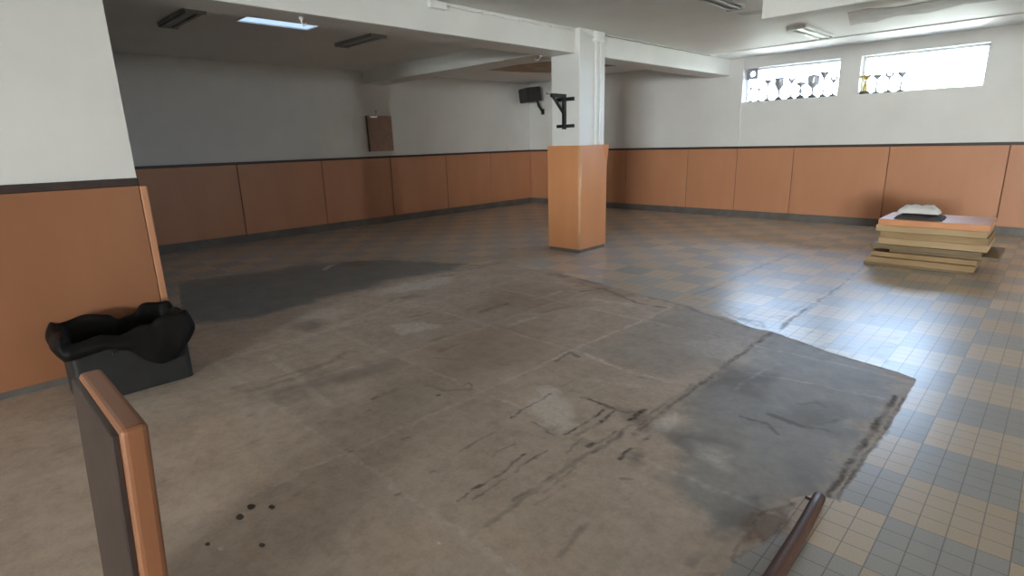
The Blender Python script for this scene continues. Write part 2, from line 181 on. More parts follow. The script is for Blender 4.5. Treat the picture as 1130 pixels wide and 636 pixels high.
    wn3 = N(nt, 'ShaderNodeTexWhiteNoise', noise_dimensions='2D'); L(cs.outputs[0], wn3.inputs['Vector'])
    con = mixc(nt, mth(nt, 'MULTIPLY', wn3.outputs['Value'], .38), con, lin(.30, .245, .20))
    n6 = noise_tex(nt, pos, 11, 12, .8); n7 = noise_tex(nt, pos, 3.1, 12, .72)
    con = mixc(nt, mth(nt, 'MULTIPLY', ramp(nt, n6, .42, .85), .42), con, lin(.74, .66, .58))
    con = mixc(nt, mth(nt, 'MULTIPLY', ramp(nt, n6, .55, .20), .42), con, lin(.17, .135, .11))
    con = mixc(nt, mth(nt, 'MULTIPLY', ramp(nt, n7, .45, .75), .40), con, lin(.70, .62, .54))
    con = mixc(nt, mth(nt, 'MULTIPLY', smooth, .8), con, mixc(nt, ramp(nt, n5, .25, .75), lin(.160, .175, .178), lin(.250, .265, .265)))
    col = mixc(nt, tile, con, tcol)
    brk = ramp(nt, noise_tex(nt, pos, 22, 6, .7), .25, .6)
    col = mixc(nt, mth(nt, 'MULTIPLY', brown, mth(nt, 'MULTIPLY_ADD', brk, .5, .35), clamp=True), col, lin(.26, .15, .085))
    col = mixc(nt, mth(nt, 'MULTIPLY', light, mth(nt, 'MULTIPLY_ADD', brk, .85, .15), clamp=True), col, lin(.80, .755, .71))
    col = mixc(nt, mth(nt, 'MULTIPLY', dark, mth(nt, 'MULTIPLY_ADD', brk, .6, .5), clamp=True), col, lin(.045, .036, .032))
    L(col, p.inputs['Base Color'])
    rt = mth(nt, 'MULTIPLY_ADD', dirt, .04, .30)
    rc = mth(nt, 'MULTIPLY_ADD', n2, .22, .50)
    rc = mth(nt, 'SUBTRACT', rc, mth(nt, 'MULTIPLY', smooth, .08))
    r = N(nt, 'ShaderNodeMix'); L(tile, r.inputs[0]); L(rc, r.inputs[2]); L(rt, r.inputs[3])
    rr = mth(nt, 'ADD', r.outputs[0], mth(nt, 'MULTIPLY', dark, .25), clamp=True)
    L(rr, p.inputs['Roughness'])
    p.inputs['Specular IOR Level'].default_value = .5
    h = mth(nt, 'SUBTRACT', mth(nt, 'ADD', mth(nt, 'MULTIPLY', tile, .6), mth(nt, 'MULTIPLY', mth(nt, 'SUBTRACT', 1, tile), mth(nt, 'MULTIPLY', n3, .25))), mth(nt, 'ADD', mth(nt, 'MULTIPLY', dark, .5), mth(nt, 'MULTIPLY', grout, .12)))
    h = mth(nt, 'ADD', h, mth(nt, 'MULTIPLY', mth(nt, 'SUBTRACT', 1, tile), mth(nt, 'MULTIPLY', n2, .35)))
    L(bump(nt, h, .35, .008), p.inputs['Normal'])
    return m

# ------------------------------------------------------------------ mesh builder
class MB:
    def __init__(s): s.bm = bmesh.new()
    def _m(s, vs, mi):
        for f in {f for v in vs for f in v.link_faces}: f.material_index = mi
    def box(s, x0, x1, y0, y1, z0, z1, bev=0, seg=2, mi=0, xf=None):
        r = bmesh.ops.create_cube(s.bm, size=1); vs = r['verts']
        for v in vs:
            v.co = Vector(((x0+x1)/2+v.co.x*(x1-x0), (y0+y1)/2+v.co.y*(y1-y0), (z0+z1)/2+v.co.z*(z1-z0)))
            if xf: v.co = xf(v.co)
        s._m(vs, mi)
        if bev:
            es = list({e for v in vs for e in v.link_edges})
            bmesh.ops.bevel(s.bm, geom=es, offset=bev, segments=seg, affect='EDGES', profile=.5)
        return s
    def prism(s, pts, z0, z1, mi=0, bev=0):
        a = [s.bm.verts.new((x, y, z0)) for x, y in pts]; b = [s.bm.verts.new((x, y, z1)) for x, y in pts]
        n = len(pts); fs = [s.bm.faces.new(a[::-1]), s.bm.faces.new(b)]
        for i in range(n): fs.append(s.bm.faces.new((a[i], a[(i+1) % n], b[(i+1) % n], b[i])))
        for f in fs: f.material_index = mi
        return s
    def tube(s, pts, rad, n=12, mi=0, cap=True):
        pts = [Vector(p) for p in pts]
        rads = rad if isinstance(rad, (list, tuple)) else [rad]*len(pts)
        rings = []
        for i, p in enumerate(pts):
            d = (pts[min(i+1, len(pts)-1)]-pts[max(i-1, 0)]).normalized()
            a = d.orthogonal().normalized() if not rings else (pa - d*pa.dot(d)).normalized()
            pa = a; b = d.cross(a)
            rings.append([s.bm.verts.new(p+(a*math.cos(t)+b*math.sin(t))*rads[i]) for t in [2*math.pi*k/n for k in range(n)]])
        fs = []
        for i in range(len(rings)-1):
            for k in range(n):
                fs.append(s.bm.faces.new((rings[i][k], rings[i][(k+1) % n], rings[i+1][(k+1) % n], rings[i+1][k])))
        if cap: fs += [s.bm.faces.new(rings[0][::-1]), s.bm.faces.new(rings[-1])]
        for f in fs: f.material_index = mi; f.smooth = len(f.verts) == 4
        return s
    def lathe(s, prof, n=24, c=(0, 0, 0), mi=0, sx=1, sy=1):
        rings = []
        for r, z in prof:
            if r < 1e-5: rings.append([s.bm.verts.new((c[0], c[1], c[2]+z))])
            else: rings.append([s.bm.verts.new((c[0]+r*sx*math.cos(2*math.pi*k/n), c[1]+r*sy*math.sin(2*math.pi*k/n), c[2]+z)) for k in range(n)])
        for a, b in zip(rings, rings[1:]):
            for k in range(n):
                k2 = (k+1) % n
                if len(a) == 1 and len(b) == 1: continue
                if len(a) == 1: vs = (a[0], b[k2], b[k])
                elif len(b) == 1: vs = (a[k], a[k2], b[0])
                else: vs = (a[k], a[k2], b[k2], b[k])
                f = s.bm.faces.new(vs); f.material_index = mi; f.smooth = True
        return s
    def build(s, name, mats, parent=None, origin=None, rot=None):
        if not isinstance(mats, (list, tuple)): mats = [mats]
        bmesh.ops.recalc_face_normals(s.bm, faces=s.bm.faces[:])
        me = bpy.data.meshes.new(name)
        o0 = Vector(origin) if origin is not None else (Vector(parent['base']) if parent is not None and 'base' in parent else Vector((0, 0, 0)))
        for v in s.bm.verts: v.co -= o0
        s.bm.to_mesh(me); s.bm.free()
        for m in mats: me.materials.append(m if not isinstance(m, str) else M[m])
        o = bpy.data.objects.new(name, me); COL.objects.link(o)
        if parent is not None: o.parent = parent
        else: o.location = o0
        return o
def tag(o, label=None, cat=None, group=None, kind=None):
    if label: o['label'] = label
    if cat: o['category'] = cat
    if group: o['group'] = group
    if kind: o['kind'] = kind
    return o
def thing(name, loc, label, cat, group=None):
    o = bpy.data.objects.new(name, None); COL.objects.link(o); o.location = loc
    o.empty_display_size = .1
    o['base'] = tuple(loc)
    return tag(o, label, cat, group)
def struct(o): o['kind'] = 'structure'; return o
def child_of_part(o, part):           # a sub-part: geometry is already in the thing's frame
    o.parent = part; return o
def copy_thing(root, loc, label, rz=0):
    r = root.copy(); COL.objects.link(r); r.location = loc; r['label'] = label; r.rotation_euler.z = rz
    for ch in list(root.children):
        c = ch.copy(); COL.objects.link(c); c.parent = r
        for g in list(ch.children):
            d = g.copy(); COL.objects.link(d); d.parent = c
    return r

# ------------------------------------------------------------------ room measures
XL, YR, XN, YB = -10.4, 11.4, 9.0, -16.0       # left wall, window wall, wall right of the camera, wall behind it
ZC = 3.07
WZ0, WZ1 = 2.238, 2.856
WINS = [(-4.77, -3.10), (-2.78, -1.10)]; BIGWINS = BIG_WINDOWS      # the second list lies beyond the picture

# floor ------------------------------------------------------------------------------------
def spans(*seg):
    out = []
    for a, b, h in seg:
        n = max(1, round((b-a)/h)); out += [a+(b-a)*i/n for i in range(n)]
    out.append(seg[-1][1]); return np.array(out)
def seg_dist(X, Y, a, b):
    ax, ay = a; bx, by = b; dx, dy = bx-ax, by-ay
    t = np.clip(((X-ax)*dx+(Y-ay)*dy)/(dx*dx+dy*dy+1e-12), 0, 1)
    return np.hypot(X-ax-t*dx, Y-ay-t*dy)
def poly_sd(X, Y, pts):
    d = np.full(X.shape, 1e9); ins = np.zeros(X.shape, bool); n = len(pts)
    for i in range(n):
        a, b = pts[i], pts[(i+1) % n]
        d = np.minimum(d, seg_dist(X, Y, a, b))
        c = ((a[1] > Y) != (b[1] > Y))
        with np.errstate(divide='ignore', invalid='ignore'):
            xx = (b[0]-a[0])*(Y-a[1])/(b[1]-a[1]+1e-15)+a[0]
        ins ^= c & (X < xx)
    return np.where(ins, -d, d)
def vnoise(X, Y, f, seed):
    x = X*f+seed*17.3; y = Y*f+seed*9.1; i = np.floor(x); j = np.floor(y); u = x-i; v = y-j
    u = u*u*(3-2*u); v = v*v*(3-2*v)
    hsh = lambda a, b: np.modf(np.abs(np.sin(a*127.1+b*311.7+seed*74.7)*43758.5453))[0]
    return (hsh(i, j)*(1-u)+hsh(i+1, j)*u)*(1-v)+(hsh(i, j+1)*(1-u)+hsh(i+1, j+1)*u)*v
def build_floor():
    xs = spans((XL-.05, -6, .06), (-6, -3.2, .03), (-3.2, -.3, .009), (-.3, 0, .03), (0, 2, .1), (2, XN+.05, .5))
    ys = spans((YB-.05, -1, .4), (-1, .3, .1), (.3, 1, .02), (1, 4.4, .0095), (4.4, 8, .028), (8, YR+.05, .06))
    nx, ny = len(xs), len(ys)
    X, Y = np.meshgrid(xs, ys); X = X.ravel(); Y = Y.ravel()
    hx = np.interp(X, xs, np.gradient(xs)); hy = np.interp(Y, ys, np.gradient(ys)); h = np.maximum(hx, hy)
    edge = np.clip(poly_sd(X, Y, CONC), -.5, .5)
    W = np.zeros((len(X), 4)); ch = 'RGBA'
    jag = .13*(vnoise(X, Y, 5, 1)-.5)+.07*(vnoise(X, Y, 14, 2)-.5)+.04*(vnoise(X, Y, 40, 3)-.5)
    XJ = X+.030*(vnoise(X, Y, 9, 4)-.5)+.016*(vnoise(X, Y, 45, 5)-.5); YJ = Y+.030*(vnoise(X, Y, 9, 6)-.5)+.016*(vnoise(X, Y, 45, 7)-.5)
    amp = np.clip(1.9*vnoise(X, Y, 7, 8)*.6+1.9*vnoise(X, Y, 30, 9)*.55-.30, .22, 1.1)
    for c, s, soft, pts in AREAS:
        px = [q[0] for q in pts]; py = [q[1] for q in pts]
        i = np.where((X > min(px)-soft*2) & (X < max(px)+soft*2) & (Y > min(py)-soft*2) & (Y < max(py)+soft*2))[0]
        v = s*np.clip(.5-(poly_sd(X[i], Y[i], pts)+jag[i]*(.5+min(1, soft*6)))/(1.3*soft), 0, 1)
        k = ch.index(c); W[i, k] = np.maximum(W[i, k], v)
    for c, s, w, pts in STROKES:
        k = ch.index(c)
        for a, b in zip(pts, pts[1:]):
            m = max(.25, 3*w)
            i = np.where((X > min(a[0], b[0])-m) & (X < max(a[0], b[0])+m) & (Y > min(a[1], b[1])-m) & (Y < max(a[1], b[1])+m))[0]
            w_ = w*.62; we = np.maximum(w_, .62*h[i]); d = seg_dist(XJ[i], YJ[i], a, b)
            v = s*amp[i]*np.clip(w_/we, .35, 1)*np.clip(1.6-d/we, 0, 1)
            W[i, k] = np.maximum(W[i, k], v)
    W = np.clip(W, 0, 1)
    co = np.zeros((len(X), 3), 'f'); co[:, 0] = X; co[:, 1] = Y
    I = np.arange(nx*ny).reshape(ny, nx)
    q = np.stack([I[:-1, :-1], I[:-1, 1:], I[1:, 1:], I[1:, :-1]], -1).reshape(-1, 4)
    me = bpy.data.meshes.new('floor')
    me.vertices.add(len(X)); me.vertices.foreach_set('co', co.ravel())
    me.loops.add(q.size); me.loops.foreach_set('vertex_index', q.ravel().astype('i'))
    me.polygons.add(len(q)); me.polygons.foreach_set('loop_start', np.arange(0, q.size, 4, dtype='i'))
    me.update(calc_edges=True)
    a = me.attributes.new('tile_edge', 'FLOAT', 'POINT'); a.data.foreach_set('value', edge.astype('f'))
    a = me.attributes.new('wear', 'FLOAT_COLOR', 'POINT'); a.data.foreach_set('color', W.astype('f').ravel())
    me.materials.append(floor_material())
    o = bpy.data.objects.new('floor', me); COL.objects.link(o); struct(o)
build_floor()

# ceiling with the skylight opening --------------------------------------------------------
SK = (-7.26, -6.82, 2.87, 3.77)
b = MB()
b.box(XL-.3, SK[0], YB-.3, YR+.3, ZC, ZC+.3); b.box(SK[1], XN+.3, YB-.3, YR+.3, ZC, ZC+.3)
b.box(SK[0], SK[1], YB-.3, SK[2], ZC, ZC+.3); b.box(SK[0], SK[1], SK[3], YR+.3, ZC, ZC+.3)
b.box(-5.04, XN, 10.42, YR, ZC-.016, ZC)                                  # shallow band above the windows
b.prism([(-2.29, 8.49), (-2.50, 9.46), (-2.30, 9.40), (-2.20, 9.50), (-2.02, 9.30), (-1.9, 9.24), (-1.6, 9.36), (-1.2, 9.1), (-.9, 9.2), (-.9, 8.5), (-1.79, 8.62), (-2.06, 8.42)], ZC-.006, ZC, mi=1)
b.prism([(-3.237, 7.366), (-2.945, 7.34), (-2.6, 7.5), (-3.03, 7.63), (-3.21, 7.52)], ZC-.005, ZC, mi=1)
b.prism([(-8.9, 8.5), (-8.0, 8.45), (-7.4, 8.6), (-6.8, 9.2), (-6.9, 10.3), (-7.6, 10.0), (-8.4, 10.1), (-8.75, 9.4)], ZC-.005, ZC, mi=2)
struct(b.build('ceiling', ['ceil', 'expo', 'brownstain']))
t = thing('skylight', ((SK[0]+SK[1])/2, (SK[2]+SK[3])/2, ZC), 'bright bluish rectangular skylight in the ceiling beyond the long beam', 'skylight')
b = MB()
for x0, x1, y0, y1 in [(SK[0], SK[0]+.015, SK[2], SK[3]), (SK[1]-.015, SK[1], SK[2], SK[3]), (SK[0], SK[1], SK[2], SK[2]+.015), (SK[0], SK[1], SK[3]-.015, SK[3])]:
    b.box(x0, x1, y0, y1, ZC-.004, ZC+.12)
b.build('frame', 'white', t)
MB().box(SK[0]+.012, SK[1]-.012, SK[2]+.012, SK[3]-.012, ZC+.012, ZC+.03).build('diffuser', 'sky_panel', t)

# walls --------------------------------------------------------------------------------------
def wall_y(name, y0, y1, x0, x1, holes, z1=ZC, extra=None):
    b = MB(); xs = x0
    for hx0, hx1, hz0, hz1 in sorted(holes):
        b.box(xs, hx0, y0, y1, 0, z1); b.box(hx0, hx1, y0, y1, 0, hz0); b.box(hx0, hx1, y0, y1, hz1, z1); xs = hx1
    b.box(xs, x1, y0, y1, 0, z1)
    if extra: extra(b)
    return struct(b.build(name, 'wall'))
def wall_x(name, x0, x1, y0, y1, holes, z1=ZC):
    b = MB(); ys = y0
    for hy0, hy1, hz0, hz1 in sorted(holes):
        b.box(x0, x1, ys, hy0, 0, z1); b.box(x0, x1, hy0, hy1, 0, hz0); b.box(x0, x1, hy0, hy1, hz1, z1); ys = hy1
    b.box(x0, x1, ys, y1, 0, z1)
    return struct(b.build(name, 'wall'))
NEAR_FILL = NEAR_FILL_WINDOWS
BACK_FILL = BACK_FILL_WINDOWS
wall_x('wall_left', XL-.3, XL, YB-.3, YR+.3, [])
wall_y('wall_right', YR, YR+.25, XL, XN, [(a, c, WZ0, WZ1) for a, c in WINS] + BIGWINS, extra=lambda b: b.box(-5.74, -4.775, YR-.02, YR, 1.43, ZC))
wall_x('wall_near', XN, XN+.25, YB-.3, YR+.3, NEAR_FILL)
wall_y('wall_behind', YB-.25, YB, XL, XN, BACK_FILL)
wall_x('wall_partition', -5.44, -4.97, YB, 1.085, [])
# windows
wi = 0
def portal(name, loc, rot, sx, sy):
    l = bpy.data.lights.new(name, 'AREA'); l.shape = 'RECTANGLE'; l.size = sx; l.size_y = sy
    l.cycles.is_portal = True
    o = bpy.data.objects.new(name, l); COL.objects.link(o); o.location = loc; o.rotation_euler = rot
def window(axis, p0, p1, a0, a1, z0, z1, mull=0):
    """frame and pane set at the outer side of an opening; p0..p1 is the frame's depth across the wall"""
    global wi; wi += 1
    w = .035
    def bx(b, u0, u1, v0, v1, d0=p0, d1=p1):
        if axis == 'y': b.box(u0, u1, d0, d1, v0, v1, .004)
        else: b.box(d0, d1, u0, u1, v0, v1, .004)
    f = MB()
    bx(f, a0, a0+w, z0, z1); bx(f, a1-w, a1, z0, z1); bx(f, a0+w, a1-w, z0, z0+.02); bx(f, a0+w, a1-w, z1-w, z1)
    for k in range(mull):
        c = a0+(a1-a0)*(k+1)/(mull+1); bx(f, c-.02, c+.02, z0+.02, z1-w)
    fo = f.build('window_%d' % wi, 'frame'); struct(fo)
    g = MB(); pm = (p0+p1)/2
    bx(g, a0+w*.5, a1-w*.5, z0+.01, z1-w*.5, pm-.003, pm+.003)
    g.build('pane', 'glass', fo)
    s = ((a0+a1)/2, (z0+z1)/2)
    if axis == 'y':
        inward = -1 if p0 > 0 else 1
        portal('daylight_portal', (s[0], (p1+.03) if p0 > 0 else p0-.03, s[1]), (math.radians(-90 if p0 > 0 else 90), 0, 0), a1-a0, z1-z0)
    else:
        portal('daylight_portal', (p1+.03, s[0], s[1]), (0, math.radians(90), 0), z1-z0, a1-a0)
for a, c in WINS: window('y', YR+.17, YR+.22, a, c, WZ0, WZ1)
for a, c, z0, z1 in BIGWINS: window('y', YR+.17, YR+.22, a, c, z0, z1, 2)
for a, c, z0, z1 in NEAR_FILL: window('x', XN+.15, XN+.2, a, c, z0, z1, 1)
for a, c, z0, z1 in BACK_FILL: window('y', YB-.2, YB-.15, a, c, z0, z1, 1)

# beams
struct(MB().box(-5.47, -5.04, 1.085, 6.47, 2.755, ZC, .006, 1).build('ceiling_beam', 'beam'))
struct(MB().box(-5.47, -5.04, 7.06, YR, 2.755, ZC, .006, 1).build('ceiling_beam', 'beam'))
struct(MB().box(XL, -5.47, 6.47, 6.95, 2.82, ZC, .006, 1).build('ceiling_beam', 'beam'))
struct(MB().box(-2.555, XN, 6.445, 6.745, 2.785, ZC, .006, 1).build('ceiling_beam', 'beam'))

# dado rails and baseboards
struct(MB().box(XL, XL+.035, YB, YR, 1.362, 1.405, .005, 1).build('trim_1', 'dado'))
struct(MB().box(XL+.035, XN, YR-.035, YR, 1.362, 1.405, .005, 1).build('trim_2', 'dado'))
struct(MB().box(-4.97, -4.935, YB, 1.085, 1.368, 1.425, .005, 1).build('trim_3', 'dado'))
struct(MB().box(XL, XL+.018, YB, YR, 0, .15).build('baseboard_left', 'skirt'))
struct(MB().box(XL+.018, XN, YR-.018, YR, 0, .15).build('baseboard_right', 'skirt'))
struct(MB().box(-4.97, -4.955, YB, 1.085, 0, .1).build('baseboard_partition', 'skirt'))

# orange wall panels
def panel_y(y0, y1, label):
    o = MB().box(XL, XL+.036, y0+.006, y1-.006, .14, 1.362, .006, 2).build('wall_panel', 'panel', origin=(XL, (y0+y1)/2, .14))
    MB().box(XL, XL+.02, y1-.0045, y1+.0045, .14, 1.36).build('joint_strip', 'seam', o, origin=o.location)
    tag(o, label, 'wall panel', 'orange panels along the long left wall')
def panel_x(x0, x1, label):
    o = MB().box(x0+.006, x1-.006, YR-.036, YR, .14, 1.362, .006, 2).build('wall_panel', 'panel', origin=((x0+x1)/2, YR, .14))
    MB().box(x1-.0045, x1+.0045, YR-.022, YR, .14, 1.36).build('joint_strip', 'seam', o, origin=o.location)
    tag(o, label, 'wall panel', 'orange panels along the window wall')
jl = [2.22, 3.78, 5.36, 6.93, 8.456, 9.884, 11.370]
ol = ['darkest orange wall panel, first beyond the partition end', 'orange wall panel below the left wall, second beyond the partition end', 'orange wall panel on the left wall, directly before the one under the brown board',
      'orange wall panel directly under the hanging brown board', 'orange wall panel on the left wall, just past the brown board', 'orange wall panel at the left wall end, beside the corner']
for i in range(6): panel_y(jl[i], jl[i+1], ol[i])
jr = [-10.370, -8.9, -7.37, -5.84, -4.78, -3.71, -2.19, -.66, .87]
orr = ['orange panel on the window wall touching the far corner, mostly behind the pillar', 'narrow glimpse of orange wall panel just right of the pillar', 'orange wall panel on the window wall below the end of the beam',
       'narrow orange wall panel just before the trophy window, left of its edge', 'narrow orange wall panel under the left half of the trophy window', 'wide orange wall panel under the gap between both trophy windows',
       'orange wall panel behind the stacked boards', 'orange wall panel at the far right edge, past the stacked boards']
for i in range(8): panel_x(jr[i], jr[i+1], orr[i])
# partition cladding near the camera
t = thing('partition_panel', (-4.97, .3, .05), 'orange panel on the near partition, behind the black bag and bin', 'wall panel')
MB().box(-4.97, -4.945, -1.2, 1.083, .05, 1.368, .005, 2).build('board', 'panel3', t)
t2 = thing('end_panel', (-5.2, 1.1, 0), 'narrow orange panel edge capping the near partition end', 'wall panel')
MB().box(-5.44, -4.945, 1.087, 1.135, 0, 1.362, .006, 2).build('board', 'panel', t2)

# pillar ---------------------------------------------------------------------------------------
t = thing('pillar', (-5.22, 6.76, 0), 'square white pillar with orange lower cladding in the middle of the room', 'pillar')
MB().box(-5.47, -4.965, 6.47, 7.06, 0, ZC, .008, 2).build('shaft', 'beam', t)
def flare(v):
    k = max(0, (v.z-1.15)/.39)*max(0, (v.y-6.9)/.2)
    return Vector((v.x+.04*k*k, v.y, v.z))
z0, z1 = .05, 1.538
MB().box(-5.53, -4.965, 6.44, 6.47, z0, z1, .004).build('cladding_panel', 'panel2', t)
b = MB(); b.box(-4.965, -4.94, 6.47, 7.10, z0, z1, .004)
bmesh.ops.subdivide_edges(b.bm, edges=b.bm.edges[:], cuts=4, use_grid_fill=True)
for v in b.bm.verts: v.co = flare(v.co)
b.build('cladding_panel', 'panel2', t)
MB().box(-5.53, -5.47, 6.47, 7.09, z0, z1, .004).build('cladding_panel', 'panel2', t)
MB().box(-5.47, -4.965, 7.06, 7.09, z0, z1, .004).build('cladding_panel', 'panel2', t)
MB().tube([(-4.962, 6.466, z0), (-4.962, 6.466, z1)], .028, 16).build('corner_trim', 'paneledge', t)
MB().box(-5.515, -4.95, 6.45, 7.08, 0, .05).build('base_strip', 'skirt', t)

# cable trunking on the pillar
t = thing('cable_trunking', (-4.965, 6.85, 1.54), 'white cable trunking with junction box running down the pillar', 'cable trunking')
MB().box(-4.965, -4.942, 6.815, 6.855, 1.54, 2.93, .003).build('trunk', 'white', t)
MB().box(-4.965, -4.944, 6.93, 6.95, 1.54, 2.93, .003).build('trunk', 'white', t)
MB().box(-4.965, -4.905, 6.755, 6.975, 2.92, 3.05, .01).build('junction_box', 'white', t)
MB().tube([(-4.955, 6.50, 3.05), (-4.95, 6.60, 3.02), (-4.945, 6.70, 2.985), (-4.94, 6.76, 2.97)], .008, 8).build('cable', 'white', t)
t = thing('beam_cable', (-5.04, 5.2, 3.02), 'thin white cable with box clipped along the beam top, left of the pillar', 'cable')
pts = [(-5.03, 4.15+.15*i, 3.036+.006*math.sin(i*1.7)) for i in range(16)]
MB().tube(pts, .009, 8).build('wire', 'white', t)
MB().box(-5.04, -4.985, 3.98, 4.2, 2.985, 3.06, .008).build('junction_box', 'white', t)
for y in (4.75, 5.35, 5.95): MB().box(-5.04, -5.015, y, y+.03, 3.02, 3.055, .003).build('clip', 'white', t)
pts = [(-5.03, 7.06+.2*i, 3.05-.008*abs(math.sin(i*1.3))) for i in range(18)]
tag(MB().tube(pts, .009, 8).build('beam_cable', 'fixture', origin=(-5.04, 8.5, 3.03)), 'thin grey cable along the beam top, between pillar and window wall', 'cable')
t = thing('ceiling_hook', (-5.2, 2.65, 2.755), 'small white hook under the long beam beside the skylight', 'hook')
MB().lathe([(0, 0), (.02, 0), (.022, -.012), (.012, -.02), (.009, -.03), (0, -.03)], 12, (-5.2, 2.65, 2.755)).build('plate', 'white', t)
MB().tube([(-5.2, 2.65, 2.73), (-5.2, 2.65, 2.70), (-5.19, 2.66, 2.685), (-5.175, 2.67, 2.69), (-5.17, 2.675, 2.705)], .007, 8).build('hook_rod', 'white', t)
t = thing('beam_hook', (-6.0, 6.62, 2.82), 'small white hook with wire beneath the cross beam, left of the pillar top', 'hook')
MB().lathe([(0, 0), (.025, 0), (.02, -.02), (0, -.022)], 12, (-5.78, 6.60, 2.82)).build('plate', 'white', t)
MB().tube([(-5.78, 6.60, 2.80), (-5.8, 6.58, 2.765), (-5.84, 6.57, 2.76), (-5.86, 6.57, 2.785)], .01, 8).build('hook_rod', 'white', t)
MB().tube([(-5.78, 6.60, 2.803), (-5.65, 6.62, 2.79), (-5.52, 6.63, 2.80), (-5.47, 6.63, 2.806)], .006, 8).build('wire', 'white', t)

# black steel bracket on the pillar
t = thing('wall_bracket', (-5.215, 6.47, 1.79), 'black steel hanging bracket bolted to the white face of the pillar', 'bracket')
yf = 6.47
MB().box(-5.245, -5.195, yf-.045, yf, 1.765, 2.235, .004).build('upright', 'black', t)
MB().box(-5.365, -5.05, yf-.022, yf, 1.785, 1.83, .004).build('mounting_bar', 'black', t)
MB().box(-5.365, -5.05, yf-.022, yf, 2.145, 2.195, .004).build('mounting_bar', 'black', t)
MB().box(-5.243, -5.197, yf-.30, yf, 2.19, 2.24, .004).build('arm', 'black', t)
ang = math.atan2(.25, .24)
MB().tube([(-5.22, yf-.265, 2.20), (-5.22, yf-.02, 1.965)], .02, 4).build('brace', 'black', t)
MB().tube([(-5.22, yf-.295, 2.228), (-5.22, yf-.40, 2.231)], .011, 10).build('pin', 'steel', t)
for zc in (1.807, 2.17):
    for x in (-5.335, -5.08):
        b = MB(); b.tube([(x, yf-.022, zc), (x, yf-.03, zc)], .012, 8); b.build('bolt', 'black', t)

# loudspeaker on its arm in the far corner
t = thing('loudspeaker', (-9.93, YR, 2.34), 'black loudspeaker on an arm in the far upper corner left of the pillar', 'loudspeaker')
R = Matrix.Rotation(math.radians(-24), 4, 'Z') @ Matrix.Rotation(math.radians(6), 4, 'X')
cen = Vector((-9.98, 11.0, 2.755))
def sp(v): return cen + (R @ v)
b = MB()
prof = [(-.29, -.20), (.29, -.20), (.20, .19), (-.20, .19)]
a_ = [b.bm.verts.new(sp(Vector((x, y, -.17)))) for x, y in prof]; c_ = [b.bm.verts.new(sp(Vector((x, y, .17)))) for x, y in prof]
b.bm.faces.new(a_[::-1]); b.bm.faces.new(c_)
for i in range(4): b.bm.faces.new((a_[i], a_[(i+1) % 4], c_[(i+1) % 4], c_[i]))
bmesh.ops.bevel(b.bm, geom=b.bm.edges[:], offset=.012, segments=2, affect='EDGES')
b.build('cabinet', 'speaker', t)
b = MB(); b.box(-.26, .26, -.215, -.2, -.15, .15, .006, 2, xf=sp); b.build('grille', 'grille', t)
b = MB(); b.tube([sp(Vector((.1, .12, -.165))), (-9.9, 11.2, 2.50), (-9.93, YR-.02, 2.36)], .036, 8); b.build('arm', 'black', t)
MB().box(-9.98, -9.88, YR-.02, YR, 2.28, 2.42, .004).build('wall_plate', 'black', t)
MB().box(-9.83, -9.80, 11.09, 11.11, 2.58, 2.70, xf=None).build('yoke', 'steel', t)

# brown board hung on the left wall
t = thing('hanging_board', (XL, 6.73, 1.5), 'brown board hanging by a nail on the long white left wall', 'board')
def lean(v): return Vector((v.x+.03*(v.z-1.5)/.71, v.y-.03*(v.z-1.5)/.71+.01, v.z+.004*(v.y-6.7)))
MB().box(XL+.006, XL+.03, 6.468, 7.045, 1.506, 2.213, .003, xf=lean).build('sheet', 'board', t)
MB().box(XL+.004, XL+.034, 6.448, 6.470, 1.504, 2.215, .003, xf=lean).build('side_batten', 'boardedge', t)
b = MB(); b.box(XL+.03, XL+.042, 6.53, 6.70, 2.172, 2.21, .003, xf=lean); b.box(XL+.036, XL+.05, 6.585, 6.635, 2.183, 2.2, .003, xf=lean)
b.build('clip', 'steel', t)
MB().tube([(XL, 6.69, 2.30), (XL+.035, 6.69, 2.303)], .008, 8).build('nail', 'boardedge', t)
MB().tube([(XL+.03, 6.69, 2.30), (XL+.045, 6.66, 2.2)], .004, 6).build('string', 'boardedge', t)

# fluorescent fittings -------------------------------------------------------------------------
def fitting(along, cx, cy, length, width, label, mat='fixture', tube='greytube', group='unlit fluorescent ceiling fittings'):
    t = thing('ceiling_light', (cx, cy, ZC), label, 'ceiling light', group)
    def bx(b, a0, a1, w0, w1, z0, z1, bev=.004):
        if along == 'x': b.box(cx+a0, cx+a1, cy+w0, cy+w1, z0, z1, bev)
        else: b.box(cx+w0, cx+w1, cy+a0, cy+a1, z0, z1, bev)
    h = length/2; w = width/2
    b = MB(); bx(b, -h, h, -w, w, ZC-.014, ZC, .003); bx(b, -h, h, -w*.28, w*.28, ZC-.03, ZC-.014, .003); bx(b, -h, h, -w, -w*.88, ZC-.03, ZC-.014, .003); bx(b, -h, h, w*.88, w, ZC-.03, ZC-.014, .003)
    b.build('housing', mat, t)
    for s in (-1, 1):
        p0 = (cx-h+.03, cy+s*w*.58, ZC-.034) if along == 'x' else (cx+s*w*.58, cy-h+.03, ZC-.034)
        p1 = (cx+h-.03, cy+s*w*.58, ZC-.034) if along == 'x' else (cx+s*w*.58, cy+h-.03, ZC-.034)
        MB().tube([p0, p1], .015, 12).build('tube', tube, t)
        b = MB(); bx(b, s*h-.03*(s > 0), s*h+.03*(s < 0), -w*.95, w*.95, ZC-.05, ZC-.012); b.build('end_cap', mat, t)
fitting('x', -7.38, 2.33, 1.0, .22, 'unlit fluorescent fitting on the dark ceiling, left of the skylight')
fitting('x', -7.42, 4.62, 1.0, .24, 'unlit fluorescent fitting on the dark ceiling, right of the skylight')
